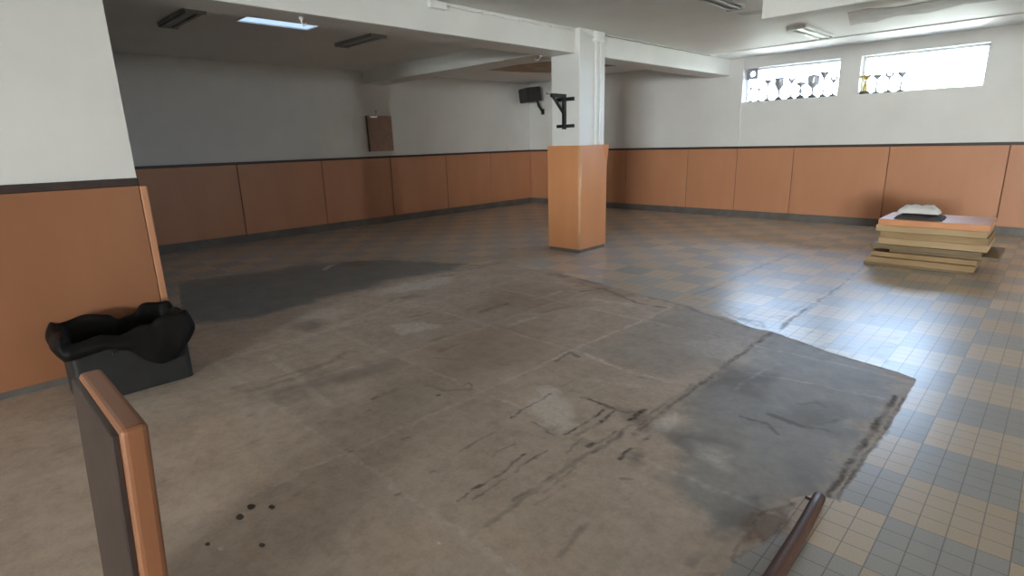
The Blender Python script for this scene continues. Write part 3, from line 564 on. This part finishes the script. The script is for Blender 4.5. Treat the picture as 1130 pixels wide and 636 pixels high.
fitting('y', -3.02, 9.5, 1.3, .26, 'fluorescent fitting nearest the windows, right behind the boxed beam', 'white', 'tube')  # bright window reflection put into the white housing and tubes
fitting('y', -3.06, 6.3, 1.3, .20, 'dark fluorescent fitting at the top edge, just left of the boxed beam end')

# trophies in the windows ---------------------------------------------------------------------
YT = YR+.105
def trophy(kind, x, h, label, mat='silver', y=YT):
    z = WZ0; c = (x, y, z)
    t = thing('trophy', c, label, 'trophy', 'trophies along the window sills')
    def L(prof, sx=1): return MB().lathe([((r*1.2+.006 if r > 0 else 0), zz*h) for r, zz in prof], 20, c, sx=sx)
    if kind == 'dish':
        L([(0, 0), (.042, 0), (.042, .05), (.034, .09), (.02, .11), (0, .11)]).build('base', 'marble', t)
        L([(.012, .11), (.009, .2), (.014, .26), (.007, .3), (.006, .72), (.012, .76), (0, .76)]).build('stem', mat, t)
        L([(0, .74), (.012, .76), (.035, .86), (.06, .97), (.056, 1), (.03, .9), (0, .84)]).build('cup', mat, t)
    elif kind == 'bucket':
        L([(0, 0), (.05, 0), (.05, .05), (.042, .10), (.024, .14), (0, .14)]).build('base', 'marble', t)
        L([(.016, .14), (.01, .22), (.016, .3), (.01, .38), (.02, .46), (0, .46)]).build('stem', mat, t)
        L([(0, .45), (.022, .46), (.045, .58), (.055, .8), (.07, 1), (.065, 1), (.04, .7), (0, .55)]).build('cup', mat, t)
        for s in (-1, 1):
            MB().tube([(x+s*.047, y, z+.62*h), (x+s*.08, y, z+.68*h), (x+s*.088, y, z+.84*h), (x+s*.06, y, z+.92*h)], .011, 8).build('handle', mat, t)
    elif kind == 'wings':
        L([(0, 0), (.045, 0), (.045, .06), (.036, .1), (.02, .12), (0, .12)]).build('base', 'marble', t)
        L([(.012, .12), (.008, .25), (.012, .3), (.006, .36), (.006, .66), (.014, .7), (0, .7)]).build('stem', mat, t)
        L([(0, .68), (.014, .70), (.028, .76), (.034, .84), (.03, .86), (0, .78)]).build('cup', mat, t)
        for s in (-1, 1):
            MB().tube([(x+s*.02, y, z+.76*h), (x+s*.042, y, z+.84*h), (x+s*.05, y, z+.94*h), (x+s*.042, y, z+1.0*h), (x+s*.03, y, z+.93*h)], [.012, .02, .021, .018, .007], 8).build('handle', mat, t)
    elif kind == 'finial':
        L([(0, 0), (.055, 0), (.055, .08), (.045, .15), (.025, .19), (0, .19)]).build('base', 'marble', t)
        L([(.015, .19), (.01, .28), (.022, .36), (.028, .42), (.01, .5), (.008, .58), (.016, .64), (0, .64)]).build('stem', mat, t)
        L([(0, .63), (.018, .65), (.05, .74), (.062, .84), (.045, .86), (.02, .88), (.006, .92), (.01, .96), (0, 1)]).build('cup', mat, t)
        for s in (-1, 1):
            MB().tube([(x+s*.04, y, z+.7*h), (x+s*.066, y, z+.75*h), (x+s*.068, y, z+.84*h), (x+s*.055, y, z+.86*h)], .010, 8).build('handle', mat, t)
    elif kind == 'vase':
        L([(0, 0), (.056, 0), (.056, .06), (.045, .11), (.026, .14), (0, .14)]).build('base', 'marble', t)
        L([(.016, .14), (.01, .24), (.016, .3), (.012, .36), (.022, .42), (0, .42)]).build('stem', mat, t)
        L([(0, .41), (.022, .42), (.055, .52), (.068, .68), (.06, .80), (.07, .92), (.064, .94), (.05, .9), (.02, .97), (0, 1)]).build('cup', mat, t)
        for s in (-1, 1):
            MB().tube([(x+s*.055, y, z+.5*h), (x+s*.09, y, z+.6*h), (x+s*.085, y, z+.8*h), (x+s*.095, y, z+.93*h)], [.013, .016, .018, .01], 8).build('handle', mat, t)
    elif kind == 'small':
        L([(0, 0), (.028, 0), (.028, .09), (.014, .12), (0, .12)]).build('base', 'marble', t)
        L([(.006, .12), (.005, .5), (.009, .55), (.005, .6), (.005, .74), (0, .74)]).build('stem', mat, t)
        L([(0, .73), (.006, .74), (.02, .84), (.026, 1), (.022, 1), (0, .85)]).build('cup', mat, t)
    elif kind == 'figure':
        L([(0, 0), (.06, 0), (.06, .1), (.048, .16), (0, .18)]).build('base', 'marble', t)
        L([(.022, .17), (.028, .3), (.02, .42), (.024, .5), (.012, .56), (.018, .6), (.01, .66), (.03, .72), (0, .74)]).build('stem', mat, t)
        L([(0, .73), (.014, .75), (.045, .85), (.062, .97), (.058, 1), (.03, .88), (0, .82)]).build('cup', mat, t)
trophy('small', -4.65, .285, 'tiny trophy at the far left of the left window sill, under the vent')
trophy('small', -4.50, .255, 'tiny trophy second on the left window sill, left of the thin dish cup')
trophy('dish', -4.335, .385, 'slim dish-topped trophy, third on the left window sill')
trophy('bucket', -4.125, .40, 'tall bucket-shaped silver trophy with broad straight cup, left window')
trophy('wings', -3.91, .415, 'slim trophy with split winged top between bucket cup and low lidded cup')
trophy('finial', -3.74, .335, 'short lidded trophy with fat base in the middle of the left window')
trophy('vase', -3.535, .415, 'largest bulky vase-like trophy on the left window sill')
trophy('dish', -3.36, .43, 'tall thin trophy with a small dish on top, right of the bulky vase')
trophy('wings', -3.20, .345, 'last trophy at the right end of the left window sill')
trophy('figure', -2.70, .31, 'yellowish trophy with flared top, first in the right-hand window', 'gold')
trophy('dish', -2.535, .30, 'dish trophy with dark base, second in the right-hand window')
trophy('wings', -2.36, .325, 'broad winged trophy, third in the right-hand window')
trophy('dish', -2.185, .31, 'trophy at the picture edge, fourth in the right-hand window')

# square vent in the left window
t = thing('window_vent', (-4.655, YR+.165, 2.76), 'square grey vent with round opening in the upper left of the left window', 'vent')
b = MB(); cx, cz, hw = -4.655, 2.758, .098
n = 32; vy0, vy1 = YR+.135, YR+.17
outer = []
for k in range(n):
    a = 2*math.pi*k/n; ca, sa = math.cos(a), math.sin(a); m_ = hw/max(abs(ca), abs(sa)); outer.append((cx+ca*m_, cz+sa*m_))
inner = [(cx+.050*math.cos(2*math.pi*k/n), cz+.050*math.sin(2*math.pi*k/n)) for k in range(n)]
def ringv(pts, y): return [b.bm.verts.new((p[0], y, p[1])) for p in pts]
o0, o1, i0, i1 = ringv(outer, vy0), ringv(outer, vy1), ringv(inner, vy0), ringv(inner, vy1)
for k in range(n):
    k2 = (k+1) % n
    for q in ((o0[k], o0[k2], i0[k2], i0[k]), (o1[k2], o1[k], i1[k], i1[k2]), (o0[k2], o0[k], o1[k], o1[k2]), (i0[k], i0[k2], i1[k2], i1[k])): b.bm.faces.new(q)
b.build('plate', 'ventgrey', t)
b = MB(); b.tube([(cx, vy0+.005, cz), (cx, vy1-.005, cz)], .02, 16); b.build('hub', 'ventgrey', t)
b = MB()
for k in range(3):
    a = math.pi*(k/3)+.4; d = Vector((math.cos(a), 0, math.sin(a)))*.052; c0 = Vector((cx, vy0+.02, cz)); b.tube([c0-d, c0+d], .006, 6)
b.build('spokes', 'ventgrey', t)

# bin and black bag ---------------------------------------------------------------------------
bx0, bx1, by0, by1, bh = -4.80, -4.37, .40, 1.08, .40
t = thing('storage_bin', ((bx0+bx1)/2, (by0+by1)/2, 0), 'dark grey plastic bin standing against the near orange partition', 'bin')
b = MB()
def rr(x0, x1, y0, y1, r, z, n=5):
    P = []
    for cx_, cy_, a0 in ((x1-r, y1-r, 0), (x0+r, y1-r, 90), (x0+r, y0+r, 180), (x1-r, y0+r, 270)):
        for k in range(n): 
            a = math.radians(a0+90*k/(n-1)); P.append((cx_+r*math.cos(a), cy_+r*math.sin(a), z))
    return P
lv = [(.02, 0), (0.0, .006), (0, .36), (-.015, .362), (-.015, bh), (.01, bh), (.012, .03)]
prev = None
for ins, z in lv:
    ring = [b.bm.verts.new(p) for p in rr(bx0+ins, bx1-ins, by0+ins, by1-ins, .04, z)]
    if prev:
        for k in range(len(ring)):
            k2 = (k+1) % len(ring); b.bm.faces.new((prev[k], prev[k2], ring[k2], ring[k]))
    else: b.bm.faces.new(ring[::-1])
    prev = ring
b.bm.faces.new(prev)
b.build('bin_body', 'bin', t)
b = MB(); b.box(bx1+.001, bx1+.016, .62, .86, .30, .325, .005); b.build('grip', 'bin', t)
# bag draped over the rim
def hem(y):
    return float(np.interp(y, [.38, .6, .72, .78, .87, .98, 1.05, 1.12], [.33, .36, .32, .23, .165, .19, .27, .33]))
bb = MB(); rim = rr(bx0-.02, bx1+.02, by0-.02, by1+.02, .06, 0, 9); nr = len(rim)
cxx, cyy = (bx0+bx1)/2, (by0+by1)/2
# densify the rim
dr = []
for k in range(nr):
    p, q = Vector(rim[k]), Vector(rim[(k+1) % nr]); n_ = max(1, int((q-p).length/.03))
    for j in range(n_): dr.append(p.lerp(q, j/n_))
rings = []
NV = 16
for v in range(NV):
    ring = []
    for p in dr:
        d = Vector((p.x-cxx, p.y-cyy, 0)); dn = Vector((d.x/.22, d.y/.35, 0)).normalized()
        front = p.x > bx1-.05
        zt = bh+.035+.05*mnoise.noise(Vector((p.x*6, p.y*6, 1.3)))+(.04 if .9 < p.y < 1.1 else 0)+(.05 if p.y < .75 and p.x < bx1-.0 else 0)
        zb = hem(p.y) if front else (.30 if p.y > 1.0 else .33)
        if v < 7:      # outside, from hem up to the crest
            f = v/6; z = zb+(zt-zb)*f; off = .022+.03*math.sin(f*math.pi)+.018*mnoise.noise(Vector((p.x*11, p.y*11, z*9)))
        elif v < 10:   # crest
            f = (v-6)/3; z = zt+.025*math.sin(f*math.pi)-.01*f; off = .03-.075*f
        else:          # down inside
            f = (v-9)/6; z = zt-.01-(zt-.14)*f; off = -.05-.10*f**1.5+.02*mnoise.noise(Vector((p.x*12, p.y*12, z*9)))
        ring.append(bb.bm.verts.new((p.x+dn.x*off, p.y+dn.y*off, z)))
    rings.append(ring)
for a_, c_ in zip(rings, rings[1:]):
    for k in range(len(a_)):
        k2 = (k+1) % len(a_); f = bb.bm.faces.new((a_[k], a_[k2], c_[k2], c_[k])); f.smooth = True
f = bb.bm.faces.new(rings[-1])
o = bb.build('bin_bag', 'bag', origin=(cxx, cyy, .16))
sub = o.modifiers.new('sub', 'SUBSURF'); sub.levels = 1; sub.render_levels = 1
tag(o, 'crumpled black bag draped over the rim of the grey bin', 'bag')

# upright padded board close to the camera --------------------------------------------------
def tilt(v): return Vector((v.x, v.y+.0258*(v.z-.45)/.45, v.z))
t = thing('upright_board', (-1.95, .23, 0), 'orange padded board standing upright in the near left corner', 'padded board')
b = MB(); b.box(-2.25, -1.66, .190, .2565, 0, .9, .016, 3)
bmesh.ops.subdivide_edges(b.bm, edges=[e for e in b.bm.edges if abs(e.verts[0].co.z-e.verts[1].co.z) > .3], cuts=8)
for v in b.bm.verts: v.co = tilt(v.co)
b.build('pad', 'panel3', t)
b = MB(); b.box(-2.25, -1.68, .172, .192, 0, .885, .004)  # dark slab painting the shade on the board's side face
bmesh.ops.subdivide_edges(b.bm, edges=[e for e in b.bm.edges if abs(e.verts[0].co.z-e.verts[1].co.z) > .3], cuts=8)
for v in b.bm.verts: v.co = tilt(v.co)
b.build('shaded_side', 'dado', t)

# stack of boards -----------------------------------------------------------------------------
stack = [(0, .035, -1.66, 8.02, 'wood2', 'thin brown board at the very bottom of the stack'),
         (.035, .105, -1.64, 8.0, 'wood1', 'thick yellow-brown board second from the bottom of the stack'),
         (.105, .165, -1.60, 8.06, 'wood1', 'yellow-brown board third from the bottom, its end stepped back'),
         (.165, .21, -1.42, 8.10, 'wood2', 'dark recessed board under the greenish brown board in the stack'),
         (.21, .265, -1.605, 8.03, 'wood2', 'greenish brown board with a protruding end, halfway up the stack'),
         (.265, .345, -1.54, 8.05, 'wood3', 'pale board just above the protruding brown one in the stack'),
         (.345, .425, -1.53, 8.04, 'wood1', 'yellowish board above the pale one in the stack'),
         (.425, .50, -1.58, 8.03, 'wood3', 'pale board directly under the topmost orange one'),
         (.50, .575, -1.56, 8.02, 'panel2', 'orange board topmost of the stack by the window wall')]
for i, (z0, z1, x, y, m, lab) in enumerate(stack):
    dy = .012*math.sin(i*2.3); dx = .02*math.sin(i*1.9)
    b = MB(); b.box(x, x+1.05+dx, y, y+.78+dy, z0, z1, .006, 2)
    o = b.build('stacked_board', m, origin=(x+.5, y+.4, z0))
    tag(o, lab, 'board', 'boards stacked at the right')
def crumple(name, x0, x1, y0, y1, z0, h, m, label, cat, seed):
    b = MB(); nx, ny = 22, 22; top = []; bot = []
    for j in range(ny+1):
        for i in range(nx+1):
            u, v = i/nx, j/ny
            e = min(u, 1-u, v, 1-v)*6; e = min(1, e)
            x = x0+(x1-x0)*u; y = y0+(y1-y0)*v
            wob = 1+.10*mnoise.noise(Vector((u*3, v*3, seed+5)))
            x = (x-(x0+x1)/2)*wob+(x0+x1)/2; y = (y-(y0+y1)/2)*wob+(y0+y1)/2
            z = z0+.004+(h-.004)*(e**.5)*(.62+.38*(mnoise.noise(Vector((u*5, v*5, seed)))+.3*mnoise.noise(Vector((u*13, v*13, seed)))+.3))
            top.append(b.bm.verts.new((x, y, max(z0+.003, z)))); bot.append(b.bm.verts.new((x, y, z0)))
    W_ = nx+1
    for j in range(ny):
        for i in range(nx):
            k = j*W_+i
            f = b.bm.faces.new((top[k], top[k+1], top[k+W_+1], top[k+W_])); f.smooth = True
            b.bm.faces.new((bot[k], bot[k+W_], bot[k+W_+1], bot[k+1]))
    ed = [j*W_ for j in range(ny+1)]
    def side(ks):
        for a_, c_ in zip(ks, ks[1:]): b.bm.faces.new((top[a_], top[c_], bot[c_], bot[a_]))
    side([i for i in range(W_)]); side([ny*W_+i for i in range(W_)][::-1]); side([j*W_ for j in range(ny+1)][::-1]); side([j*W_+nx for j in range(ny+1)])
    o = b.build(name, m, origin=((x0+x1)/2, (y0+y1)/2, z0))
    tag(o, label, cat)
crumple('dark_cloth', -1.42, -.95, 8.10, 8.5, .575, .07, 'darkcloth', 'dark folded cloth lying on the orange top board of the stack', 'cloth', 3.1)
crumple('white_bag', -1.40, -1.0, 8.12, 8.42, .648, .10, 'cloth', 'crumpled white bag on top of the dark cloth on the stack', 'bag', 8.4)

# pole on the floor -----------------------------------------------------------------------------
pts = []; rads = []
for i in range(15):
    f = i/14; y = 2.49-1.5*f; r = .0265+.012*f
    pts.append((-.565+.07*f+.003*math.sin(f*9), y, r+.001)); rads.append(r)
pts = [(pts[0][0], 2.503, pts[0][2])]+pts; rads = [.018]+rads
t = thing('wooden_pole', (-.53, 1.8, 0), 'red-brown round wooden pole lying on the tiles at the lower right', 'pole')
b = MB(); b.tube(pts, rads, 20); b.build('shaft', 'pole', t)
b = MB(); b.tube([(-.585, 2.43, .04), (-.605, 2.425, .045)], .007, 8); b.build('peg', 'pole', t)

# crumbs and scraps on the bare floor -----------------------------------------------------
crumbs = [(-2.463, .739, .02, 'd', 'dark crumb in the lower left, upper of the close pair'), (-2.429, .674, .02, 'd', 'dark crumb in the lower left, lower of the close pair'), (-2.391, .804, .016, 'd', 'dark crumb right of the close pair in the lower left'),
          (-2.346, .512, .011, 'd', 'small dark crumb just left of the white crumb'), (-2.276, .542, .014, 'p', 'white crumb on the bare concrete in the lower left'), (-2.168, .666, .013, 'd', 'dark crumb to the right of the white crumb'),
          (-1.626, 1.176, .009, 'p', 'tiny pale crumb near the bottom middle of the concrete')]
for i, (x, y, r, k, lab) in enumerate(crumbs):
    b = MB(); bmesh.ops.create_icosphere(b.bm, subdivisions=2, radius=1)
    for v in b.bm.verts:
        v.co = Vector((v.co.x*r*1.25, v.co.y*r*.8, max(-.3, v.co.z)*r*.22))*(1+.35*mnoise.noise(v.co*1.7+Vector((i*3, 0, 0)))) + Vector((x, y, r*.075))
    o = b.build('floor_crumb', 'chipdark' if k == 'd' else 'chippale', origin=(x, y, 0))
    tag(o, lab, 'crumb', 'crumbs on the bare concrete')
b = MB()
d = Vector((-.216, .265, 0)).normalized(); s_ = Vector((-d.y, d.x, 0))
P0 = Vector((-6.97, 3.47, 0))
row = []
for i in range(9):
    f = i/8; z = .004+.012*math.sin(f*math.pi)
    row.append([b.bm.verts.new(P0+d*.34*f+s_*w+Vector((0, 0, z+dz))) for w, dz in ((-.035, 0), (.035, 0), (.035, .002), (-.035, .002))])
for a_, c_ in zip(row, row[1:]):
    for k in range(4): b.bm.faces.new((a_[k], a_[(k+1) % 4], c_[(k+1) % 4], c_[k]))
b.bm.faces.new(row[0][::-1]); b.bm.faces.new(row[-1])
tag(b.build('paper_strip', 'chippale', origin=tuple(P0)), 'narrow pale strip of paper on the bluish concrete at left', 'paper')

# outside -------------------------------------------------------------------------------------
struct(MB().box(-14, 30, YR+.3, 30, -.3, -.02).build('ground', 'earth'))
struct(MB().box(XN+.3, 30, -30, YR+.3, -.3, -.02).build('ground', 'earth'))
struct(MB().box(-14, XN+.3, -50, YB-.35, -.3, -.02).build('ground', 'earth'))
b = MB(); rnd = random.Random(3)
for i in range(70):
    x = -9+i*.17; r = rnd.uniform(.3, .5); zz = rnd.uniform(1.8, 2.2)+(.25 if -4.2 < x < -2.6 else -.1)+(.2 if x > -2.6 else 0)
    q = bmesh.ops.create_icosphere(b.bm, subdivisions=3, radius=r)
    for v in q['verts']:
        n_ = v.co.normalized(); v.co = v.co*(1+.25*mnoise.noise(n_*4+Vector((i, 0, 0))))*1.0 + Vector((x, 16+rnd.uniform(-.02, .02), zz))
for i in range(24):
    x = -9+i*.5; b.tube([(x, 16, -.02), (x+.03, 16, 1.0), (x, 16.05, 1.9)], .05, 6)
o = b.build('hedge', 'leaf'); tag(o, 'blurred green hedge outside behind the trophies', 'hedge', kind='stuff')

# world, camera, view ---------------------------------------------------------------------------
w = bpy.data.worlds.new('overcast sky'); C.world = w; w.use_nodes = True; nt = w.node_tree
bg = nt.nodes['Background']; tc = N(nt, 'ShaderNodeTexCoord'); sx = N(nt, 'ShaderNodeSeparateXYZ')
nt.links.new(tc.outputs['Generated'], sx.inputs[0])
side = ramp(nt, mth(nt, 'MULTIPLY_ADD', sx.outputs[1], .5, .5), .45, .85)          # clear blue towards the windows, hazy and warm behind
nt.links.new(mixc(nt, side, SKY_WARM, ramp(nt, sx.outputs[2], 0, .8, SKY_LOW, SKY_HIGH)), bg.inputs['Color'])
bg.inputs['Strength'].default_value = SKY_STRENGTH
cam = bpy.data.cameras.new('camera'); cam.sensor_width = 36; cam.sensor_fit = 'HORIZONTAL'; cam.lens = 616.12/1130*36
cam.clip_start = .02; cam.clip_end = 200
co = bpy.data.objects.new('camera', cam); COL.objects.link(co)
r_ = Vector((0.7169849694, 0.6965384712, -0.0276895599)); u_ = Vector((-0.1562997905, 0.1993443995, 0.9673841977)); f_ = Vector((-0.6793400688, 0.6892720569, -0.2517957553))
m = Matrix((r_, u_, -f_)).transposed().to_4x4(); m.translation = Vector((0, 0, 1.6)); co.matrix_world = m
C.camera = co
C.view_settings.view_transform = 'Standard'; C.view_settings.look = 'None'; C.view_settings.gamma = 1; C.view_settings.use_curve_mapping = False
C.view_settings.exposure = EXPOSURE
C.cycles.use_denoising = True
C.cycles.max_bounces = 10; C.cycles.diffuse_bounces = 7; C.cycles.glossy_bounces = 4; C.cycles.transparent_max_bounces = 12
C.cycles.sample_clamp_indirect = 8
for o in list(bpy.data.objects):
    if 'base' in o: del o['base']
